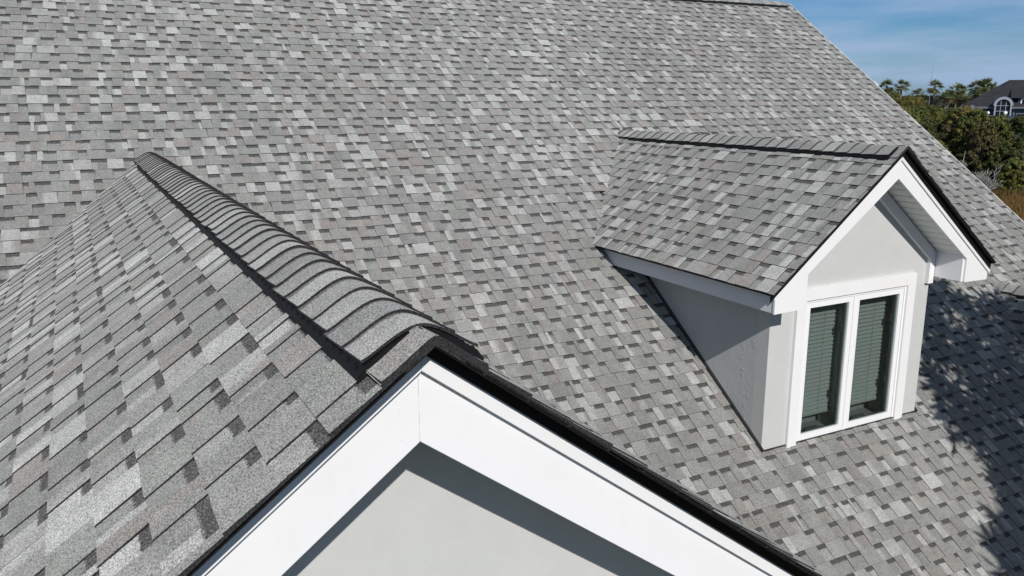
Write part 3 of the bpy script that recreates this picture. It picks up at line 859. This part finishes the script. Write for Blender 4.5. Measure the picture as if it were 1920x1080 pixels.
rng = random.Random(21); mb = MB()
for i in range(70000):
    d = rng.uniform(86.5, 140); x = rng.uniform(.25, .95)*d
    p = FH*d+RH*x; hmax = 3.2+2.2*math.sin(x*.35+d*.11)*math.sin(d*.27)+rng.uniform(-.4, .4)
    if d < 90: hmax *= .35+.65*(d-86.5)/3.5
    p.z = hmax*math.sqrt(rng.random()); n = Vector((rng.uniform(-1, 1), rng.uniform(-1, 1), rng.uniform(0, 1))).normalized()
    t = n.orthogonal().normalized(); t = Matrix.Rotation(rng.uniform(0, 6.28), 3, n) @ t; b = n.cross(t); s_ = rng.uniform(.10, .22)
    kk = .5+.5*math.sin(x*.55+1.3)*math.cos(d*.4); k = rng.uniform(.7, 1.2)
    c = (.095*(1-kk)+.130*kk, .112*(1-kk)+.112*kk, .034*(1-kk)+.040*kk); c = tuple(q*k*1.2 for q in c)+(1,)
    mb.face([p-t*s_, p-b*s_*.5, p+t*s_, p+b*s_*.5], c)
o = mb.build('undergrowth', M['leaf']); tag(o, 'dense thicket filling the gaps between the trees', 'undergrowth', kind='stuff')

# palms
def palm_crown(rng, scale=1.0):
    m = MB()
    for i in range(44):
        el = math.asin(rng.uniform(-.85, 1.0)); a = rng.uniform(0, 2*PI); dead = el < -.25 and rng.random() < .6
        d = Vector((math.cos(a)*math.cos(el), math.sin(a)*math.cos(el), math.sin(el)))
        side = d.cross(Vector((0, 0, 1))); side = side.normalized() if side.length > .05 else Vector((1, 0, 0))
        side = (side + Vector((rng.uniform(-.4, .4), rng.uniform(-.4, .4), rng.uniform(-.4, .4)))).normalized()
        Lp = .62*scale; tip = d*Lp+Vector((0, 0, -.08))
        k = rng.uniform(.7, 1.3)
        col = (.15*k, .105*k, .05*k, 1) if dead else (.20*k, .22*k, .095*k, 1)
        m.face([Vector((0, 0, 0)), side*.03+tip*.5, tip, -side*.03+tip*.5], col)
        for j in range(11):
            b = (j-5)/5*1.05; dd = (d*math.cos(b)+side*math.sin(b)).normalized()
            q = tip+dd*scale*rng.uniform(.70, 1.15)*(1-.22*abs(b)); q2 = q+Vector((0, 0, -.16*scale)); nrm = d.cross(side)
            wv = dd.cross(nrm).normalized()*.048*scale; mid = tip+(q-tip)*.55
            m.face([tip, mid+wv, q2, mid-wv], col)
    return m
PROTO = {}
def palm(px, pyc, D, rpx, label, seed, trunk_r=.17):
    rng = random.Random(seed); base = ground_at(px, D); zc = at(px, pyc, D).z; rad = rpx/F*D
    t = thing('palm_tree', label, 'palm tree', base, rng.uniform(0, 6), 'fan palms above the woods')
    m = MB(); bend = rng.uniform(-.25, .25)
    m.tube([(0, 0, -.1), (bend, 0, zc*.4), (bend*.6, 0, zc*.75), (0, 0, zc)], [trunk_r*1.2, trunk_r, trunk_r, trunk_r*1.15], 8)
    m.build('trunk', M['palmbark'], t)
    key = seed % 3
    if key not in PROTO:
        o = palm_crown(random.Random(60+key)).build('crown', M['leaf'], t); PROTO[key] = o
    else:
        o = PROTO[key].copy(); COL.objects.link(o); o.parent = t
    o.location = (0, 0, zc-.15); s = rad/1.32; o.scale = (s, s, s*rng.uniform(.9, 1.05)); o.rotation_euler = (0, 0, rng.uniform(0, 6))
PALMS = [
 (1659, 160, 150, 15, 'leftmost fan palm, its crown touching the roof edge'),
 (1687, 160, 148, 16, 'fan palm second from the left, its fronds rising above the olive trees'),
 (1719, 175, 150, 14, 'low fan palm, only its frond tips showing left of the lone palm'),
 (1749, 161, 140, 16, 'tall lone fan palm with its slim trunk clear against the woods'),
 (1772, 180, 138, 14, 'small ragged fan palm just right of the lone palm'),
 (1776, 177, 128, 15, 'fan palm with a pale trunk standing below the palm clump'),
 (1791, 169, 142, 18, 'dense fan palm at the left of the palm clump'),
 (1803, 178, 138, 16, 'lower fan palm in the palm clump with brown skirt'),
 (1826, 163, 148, 17, 'fan palm in the clump standing left of the tallest one by the dark roof'),
 (1843, 158, 146, 17, 'tallest fan palm of the clump beside the dark roof'),
 (1855, 164, 150, 15, 'rightmost fan palm of the clump, partly behind the dark roof slope'),
 (1836, 172, 140, 16, 'yellowish fan palm at the foot of the clump beside the dark roof'),
 (1909, 252, 89, 28, 'near fan palm at the picture edge with yellow lower fronds'),
]
for i, (px, py, D, r_, lab) in enumerate(PALMS): palm(px, py, D, r_, lab, 500+i, .14)

# far tree line on the horizon
rng = random.Random(8); mb = MB()
for i in range(9000):
    D = rng.uniform(420, 700); x = rng.uniform(.30, .80)*D
    h = rng.uniform(2, 9.2); p = FH*D+RH*x+Vector((0, 0, h)); s = rng.uniform(.7, 1.5)
    a = rng.uniform(0, 2*PI); t = Vector((math.cos(a), math.sin(a), 0))*s*1.5; u = Vector((rng.uniform(-.4, .4), rng.uniform(-.4, .4), 1)).normalized()*s
    k = rng.uniform(.7, 1.2); mb.face([p-t, p-u, p+t, p+u], (.042*k, .052*k, .034*k, 1))
o = mb.build('far_woods', M['leaf']); tag(o, 'dark band of distant woods along the horizon', 'woods', kind='stuff')

# thin radio mast
b = ground_at(1741, 420); top = at(1741, 110, 420).z
t = thing('radio_mast', 'hair thin radio mast rising into the sky above the lone palm', 'mast', b)
m = MB(); m.tube([(0, 0, 0), (0, 0, top*.7), (0, 0, top)], [.10, .09, .05], 5); m.build('pole', M['mast'], t)
m = MB()
for k in range(3):
    a = 2*PI*k/3; m.tube([(math.cos(a)*7, math.sin(a)*7, 0), (0, 0, top*.7)], [.015, .015], 4)
m.build('guy_wire', M['mast'], t)

# ------------------------------------------------------------------ neighbour houses
DH = 112.0
HF = ray(1880, 200); HF.z = 0; HF.normalize(); HR = Vector((HF.y, -HF.x, 0))
org = HF*DH
def loc(px, py, dy=0.0):
    d = ray(px, py); p = Vector((0, 0, CAMZ))+d*((DH+dy)/d.dot(HF))-org
    return Vector((p.dot(HR), p.dot(HF), p.z))
NH = thing('neighbour_house', 'dark blue house with a charcoal hip roof and an arched window among the palms', 'house', org, -math.atan2(HF.x, HF.y))
def lz(py, dy=0): return loc(1880, py, dy).z
def lx(px, dy=0): return loc(px, 200, dy).x
eave = lz(200); xe0 = lx(1800); xe1 = xe0+26
rz = lz(150, 6); rx0 = lx(1886, 6)
m = MB()
C = [(xe0, 0, eave), (xe1, 0, eave), (xe1, 12, eave), (xe0, 12, eave), (rx0, 6, rz), (xe1-5, 6, rz)]
for f in ((0, 1, 5, 4), (1, 2, 5), (2, 3, 4, 5), (3, 0, 4)): m.face([C[i] for i in f])
m.face([C[i] for i in (0, 3, 2, 1)])
nr = m.build('roof', M['farroof'], NH)
m = MB(); m.box((xe0, -.05, eave-.22), (xe1, -.001, eave-.01)); m.build('fascia', M['grayframe'], nr)
m = MB(); xw0 = lx(1832); m.box((xw0, .5, 0), (xe1-.5, 11.5, eave-.02)); m.build('wall', M['bluewall'], NH)
# lower hip roof on the left
m = MB(); a0 = loc(1822, 196, .2); a1 = loc(1833, 200, .2); b1 = loc(1853, 217, -2.2); b0 = loc(1800, 217, -2.2)
m.face([b0, b1, a1, a0]); m.face([(b0.x, b0.y, b0.z-.15), (b1.x, b1.y, b1.z-.15), b1, b0])
m.face([b1, (b1.x, a1.y, b1.z), a1]); m.face([b0, a0, (b0.x, a0.y+3, b0.z)])
m.build('lower_roof', M['farroof2'], NH)
m = MB(); m.box((b0.x+.4, -1.8, 0), (b1.x-.4, .49, b1.z-.02)); m.build('lower_wall', M['bluewall'], NH)
# arched window: white barrel surround standing proud of the roof, its shade painted in as blue-grey
cxw = lx(1881, -.6); czw = lz(198, -.6); Ro, Ri = .98, .70; zb0 = lz(217, -.6)
m = MB()
def arch(R_, n=20): return [(cxw+R_*math.cos(PI*k/n), czw+R_*math.sin(PI*k/n)) for k in range(n+1)]
ao, ai = arch(Ro), arch(Ri)
yf_, ybk_ = -.7, 2.4
for k in range(20):
    m.face([(ai[k][0], yf_, ai[k][1]), (ao[k][0], yf_, ao[k][1]), (ao[k+1][0], yf_, ao[k+1][1]), (ai[k+1][0], yf_, ai[k+1][1])])
    m.face([(ao[k][0], yf_, ao[k][1]), (ao[k][0], ybk_, ao[k][1]), (ao[k+1][0], ybk_, ao[k+1][1]), (ao[k+1][0], yf_, ao[k+1][1])])
    m.face([(ai[k][0], yf_, ai[k][1]), (ai[k+1][0], yf_, ai[k+1][1]), (ai[k+1][0], yf_+.4, ai[k+1][1]), (ai[k][0], yf_+.4, ai[k][1])])
for s in (-1, 1):
    xs = sorted((cxw+s*Ri, cxw+s*(Ri+.16))); m.box((xs[0], yf_, zb0), (xs[1], .6, czw))
wd_ = m.build('arched_window', M['shaded_trim'], NH)
m = MB(); m.face([(p[0], yf_+.25, p[1]) for p in [(cxw+Ri, zb0), ]+ai+[(cxw-Ri, zb0)]][::-1]); m.build('pane', M['darkglass'], wd_)
m = MB()
for xx in (-.26, .26): m.box((cxw+xx-.03, yf_+.19, zb0), (cxw+xx+.03, yf_+.24, czw+.62))
for zz in (0, -.62): m.box((cxw-Ri, yf_+.195, czw+zz-.03), (cxw+Ri, yf_+.235, czw+zz+.03))
m.build('muntin', M['shaded_trim'], wd_)
# dormer and lower windows at the right
m = MB(); dx0, dx1 = lx(1908), lx(1936); dz0, dz1 = lz(199, .8), lz(182, .8)
m.box((dx0, .8, dz0), (dx1, 4.5, dz1)); dm = m.build('dormer', M['bluewall'], NH)
m = MB()
m.face([(dx0-.8, .4, dz1-.1), (dx1+.4, .4, dz1-.1), (dx1+.4, 4.5, dz1+1.1), (dx0-.8, 4.5, dz1+1.1)]); m.build('dormer_roof', M['farroof'], dm)
m = MB(); m.box((dx0+.25, .70, dz0+.12), (dx1-.3, .79, dz1-.15)); m.build('window_frame', M['white'], dm)
m = MB(); m.box((dx0+.42, .64, dz0+.28), (dx0+1.0, .695, dz1-.3)); m.box((dx0+1.1, .64, dz0+.28), (dx1-.45, .695, dz1-.3)); m.build('pane', M['darkglass'], dm)
m = MB(); m.box((lx(1901), .40, lz(216)), (lx(1901)+.12, .495, eave-.2)); m.build('downpipe', M['grayframe'], NH)
m = MB(); m.box((lx(1907), .38, lz(226)), (lx(1950), .49, lz(212))); w2 = m.build('window', M['grayframe'], NH)
m = MB(); m.box((lx(1909), .33, lz(225)), (lx(1950), .375, lz(214))); m.build('pane', M['darkglass'], w2)
# deck railing with white globes
m = MB(); zr_ = lz(217, -2.5); xa, xb = lx(1846, -2.5), lx(1894, -2.5)
m.box((xa, -2.6, zr_-.06), (xb, -2.5, zr_+.04)); m.box((xa, -2.58, zr_-.75), (xb, -2.52, zr_-.70))
x = xa
while x < xb: m.box((x, -2.565, zr_-.70), (x+.02, -2.535, zr_-.06)); x += .22
m.box((xa, -2.7, zr_-1.1), (xb, .49, zr_-.95))
rail = m.build('deck_railing', M['farroof2'], NH)
for px in (1852, 1885):
    m = MB(); c = loc(px, 212, -2.55); m.box((c.x-.06, -2.62, zr_-1.0), (c.x+.06, -2.48, c.z-.2))
    for i in range(6):
        for j in range(10):
            q = [(i, j), (i+1, j), (i+1, j+1), (i, j+1)]
            m.face([c+Vector((math.sin(PI*a/6)*math.cos(2*PI*b/10), math.sin(PI*a/6)*math.sin(2*PI*b/10), -math.cos(PI*a/6)))*.21 for a, b in q])
    m.build('post_globe', M['lampglobe'], rail, merge=True, smooth=True)

# white-roofed house whose gable end peeps over the roof edge
D2 = 170; o2 = ground_at(1640, D2)
H2 = thing('white_house', 'white gabled house just peeping over the roof edge behind the leftmost palm', 'house', o2, -YAW)
def l2(px, py): p = at(px, py, D2)-o2; return Vector((p.dot(RH), p.dot(FH), p.z))
a = l2(1640, 152); b = l2(1656, 170)
c = Vector((2*a.x-b.x, 0, b.z))                      # mirrored left eave
m = MB(); m.prism_y([(c.x+.4, 0), (b.x-.4, 0), (b.x-.4, b.z+.1), (a.x, a.z-.25), (c.x+.4, b.z+.1)], .4, 9.6); m.build('wall', M['stucco'], H2)
m = MB(); m.prism_y([(a.x, a.z-.2), (b.x, b.z-.2), (b.x, b.z), (a.x, a.z)], 0, 10); m.prism_y([(c.x, c.z-.2), (a.x, a.z-.2), (a.x, a.z), (c.x, c.z)], 0, 10)
m.build('roof', M['white'], H2)

# ------------------------------------------------------------------ tree beside the house that throws the dappled shade (out of frame)
rng = random.Random(12)
SH = [(9.10, 6.36), (9.45, 5.90), (9.75, 6.00), (10.3, 5.75), (12.0, 5.6), (12.0, 2.4), (6.3, 2.3), (6.55, 3.25), (6.95, 3.95), (7.15, 4.12), (7.45, 4.10), (7.60, 4.42), (7.50, 4.85), (7.80, 5.25), (7.95, 5.55), (8.48, 6.10), (8.80, 6.45)]
def inside(x, y):
    c = False; n = len(SH)
    for i in range(n):
        x1, y1 = SH[i]; x2, y2 = SH[(i+1) % n]
        if (y1 > y) != (y2 > y) and x < (x2-x1)*(y-y1)/(y2-y1)+x1: c = not c
    return c
TB = Vector((7.6, -1.1, 0))
tr = thing('shade_tree', 'leafy tree standing beside the house whose dappled shade lies on the right of the roof', 'tree', TB)
m = MB(); cl = []
# sprays of leaves: each spray grows along a twig, so the shade has fingered edges
n_sp = 0
while n_sp < 2200:
    x, y = rng.uniform(6.2, 12.0), rng.uniform(2.2, 6.6)
    if not inside(x, y): continue
    if math.sin(x*4.7+1)*math.sin(y*5.9+2)+.55*math.sin(x*10.3+y*8.1)+.35*math.sin(x*17-y*13) > .62: continue
    n_sp += 1
    tt_ = rng.uniform(3.4, 5.8)
    c = Vector((x, y, zm(y)))-TRAVEL*tt_
    k0 = rng.uniform(.75, 1.2)
    tw = Vector((rng.gauss(0, 1), rng.gauss(0, 1), rng.gauss(.3, .8))).normalized()
    for j in range(10):
        s_ = j/9; p = c+tw*(s_-.5)*.30
        d = (tw*.7+Vector((rng.gauss(0, 1), rng.gauss(0, 1), rng.gauss(0, 1))).normalized()).normalized()
        w_ = d.orthogonal().normalized(); w_ = Matrix.Rotation(rng.uniform(0, 2*PI), 3, d) @ w_
        L_ = rng.uniform(.17, .30); wd2 = rng.uniform(.026, .042); k = k0*rng.uniform(.85, 1.15)
        m.face([p, p+d*L_*.5+w_*wd2, p+d*L_, p+d*L_*.5-w_*wd2], (.055*k, .072*k, .024*k, 1))
    if n_sp % 34 == 0: cl.append(c)
m.v = [(p[0]-TB.x, p[1]-TB.y, p[2]) for p in m.v]
m.build('crown', M['leaf'], tr)
m = MB(); m.tube([(0, 0, -.1), (.1, .1, 3.2), (.0, .4, 6.2), (.2, .7, 8.4)], [.24, .19, .14, .06], 9)
for c in cl:
    e = c-TB; st = Vector((.05, .3, min(6.0, max(2.8, e.z-2.2)))); mid = st+(e-st)*.55+Vector((0, 0, .25))
    m.tube([st, mid, e], [.05, .028, .008], 5)
m.build('trunk', M['bark'], tr)
